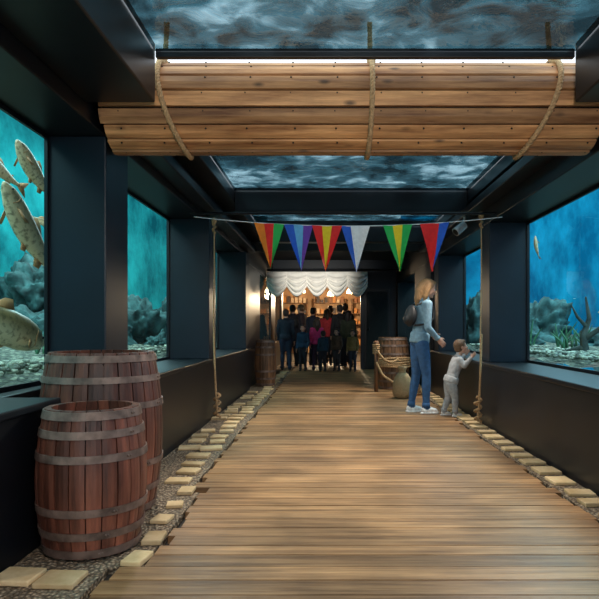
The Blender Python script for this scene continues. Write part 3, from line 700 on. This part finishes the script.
crowd=[(-.98,16.6,1.72,(.02,.02,.03),(.015,.015,.02),.4,0),(-.62,14.9,1.15,(.02,.06,.12),(.02,.02,.03),2.9,0),(-.78,17.4,1.76,(.05,.04,.05),(.02,.02,.02),1.0,0),
 (-.28,15.0,1.30,(.65,.05,.22),(.03,.02,.05),.2,1),(-.02,16.9,1.62,(.45,.03,.04),(.02,.02,.03),.0,1),(-.42,17.0,1.66,(.03,.03,.05),(.02,.02,.03),-.6,0),
 (.22,14.9,1.05,(.10,.07,.05),(.05,.05,.06),2.7,0),(.32,16.5,1.72,(.02,.02,.025),(.02,.02,.03),.5,0),(.55,16.2,1.55,(.04,.05,.03),(.02,.02,.03),-.4,1),(.5,17.3,1.78,(.03,.03,.03),(.02,.02,.02),0,0),
 (.60,14.6,1.02,(.20,.14,.05),(.03,.03,.05),3.0,0),(.08,18.0,1.75,(.1,.03,.02),(.02,.02,.02),.2,0),(-1.05,15.0,1.55,(.02,.03,.05),(.02,.03,.06),.1,0),(-.12,14.7,1.0,(.02,.05,.08),(.02,.02,.03),.5,0)]
for i,(x,y,H,t,l,r,lh) in enumerate(crowd):
    nm='visitor' if H>1.4 else 'child_visitor'
    a=random.uniform(0,.03)
    person(nm,(x,y,0),r,H,t,l,(.03,.03,.03),random.choice(((.05,.03,.02),(.12,.07,.03),(.03,.02,.02))),
      pose=dict(knL=(-.053,.02+a,.285),anL=(-.06,a,.05),anR=(.06,-a,.05),elL=(-.135,.0,.63),wrL=(-.115,.06+a,.51)),hs=1.0 if H>1.4 else 1.2,g=1.08,long_hair=bool(lh),vox=.026,pack=(.02,.02,.02) if i in (0,7) else None)
# ------------------------------------------------------------------ lights
def area(name,loc,size,sy,energy,col,rot=(0,0,0)):
    l=bpy.data.lights.new(name,'AREA'); l.shape='RECTANGLE'; l.size=size; l.size_y=sy; l.energy=energy; l.color=col
    o=bpy.data.objects.new(name,l); COL.objects.link(o); o.location=loc; o.rotation_euler=rot; return o
area('tank_fill_left',(-3.2,6,4.5),2.2,14,500,(.60,.95,.95)); area('tank_fill_right',(3.8,6,4.5),2.6,14,520,(.50,.88,1.0))  # unseen area lamps added above both tanks to boost their light
def spot(name,loc,tgt,e,col,ang=1.7,r=.06):
    l=bpy.data.lights.new(name,'SPOT'); l.energy=e; l.color=col; l.spot_size=ang; l.spot_blend=.8; l.shadow_soft_size=r
    o=bpy.data.objects.new(name,l); COL.objects.link(o); o.location=loc; o.rotation_euler=(Vector(tgt)-Vector(loc)).to_track_quat('-Z','Y').to_euler()
spot('spot_1',(1.55,7.3,2.2),(.3,6.6,0),135,(1,.88,.74)); spot('fill_spot_2',(-1.2,7.3,2.2),(.6,6.8,0),145,(1,.90,.78))  # second lamp has no fixture: added corridor fill
spot('fill_spot_3',(-1.2,4.75,2.2),(.6,4.0,0),130,(1,.90,.78)); spot('fill_spot_4',(1.55,9.9,2.2),(.3,9.6,0),170,(1,.88,.72)); spot('fill_spot_5',(1.55,4.75,2.2),(0,3.6,0),130,(1,.90,.78))  # three more unseen fill lamps, added to light the deck
spot('log_fill_spot',(.25,-.6,2.4),(.25,4.1,2.5),240,(1,.90,.78),1.0,.1)  # unseen lamp added behind the camera to brighten the log
spot('fill_spot_7',(.25,.2,2.4),(-.5,3.0,.2),140,(1,.88,.76),1.3,.1)  # added fill without a fixture, aimed at the near floor
def pt(loc,e,col,r=.1):
    l=bpy.data.lights.new('hall_lamp','POINT'); l.energy=e; l.color=col; l.shadow_soft_size=r; o=bpy.data.objects.new('hall_lamp',l); COL.objects.link(o); o.location=loc
pt((-.9,20.5,2.15),80,(1,.74,.46)); pt((.1,22.5,2.1),260,(1,.76,.48)); pt((.75,20,2.1),70,(1,.74,.46))
spot('drape_fill_spot',(-.3,11.6,2.2),(-.3,14.0,2.35),190,(1,.96,.88),.9,.05)  # added lamp without a fixture, lights the drape from the front
# ------------------------------------------------------------------ world
w=bpy.data.worlds.new('overcast_sky'); S.world=w; w.use_nodes=True; nt=w.node_tree
bg=nt.nodes['Background']; bg.inputs['Color'].default_value=(.84,.92,1,1); bg.inputs['Strength'].default_value=1.6
# ------------------------------------------------------------------ camera
cd=bpy.data.cameras.new('camera'); cam=bpy.data.objects.new('camera',cd); COL.objects.link(cam)
cam.location=(0,0,1.1); cam.rotation_euler=(math.pi/2,0,0); cd.sensor_width=36; cd.lens=36*600/599; cd.shift_x=-28.5/599; cd.shift_y=27.5/599
cd.clip_start=.05; S.camera=cam
S.view_settings.view_transform='Standard'
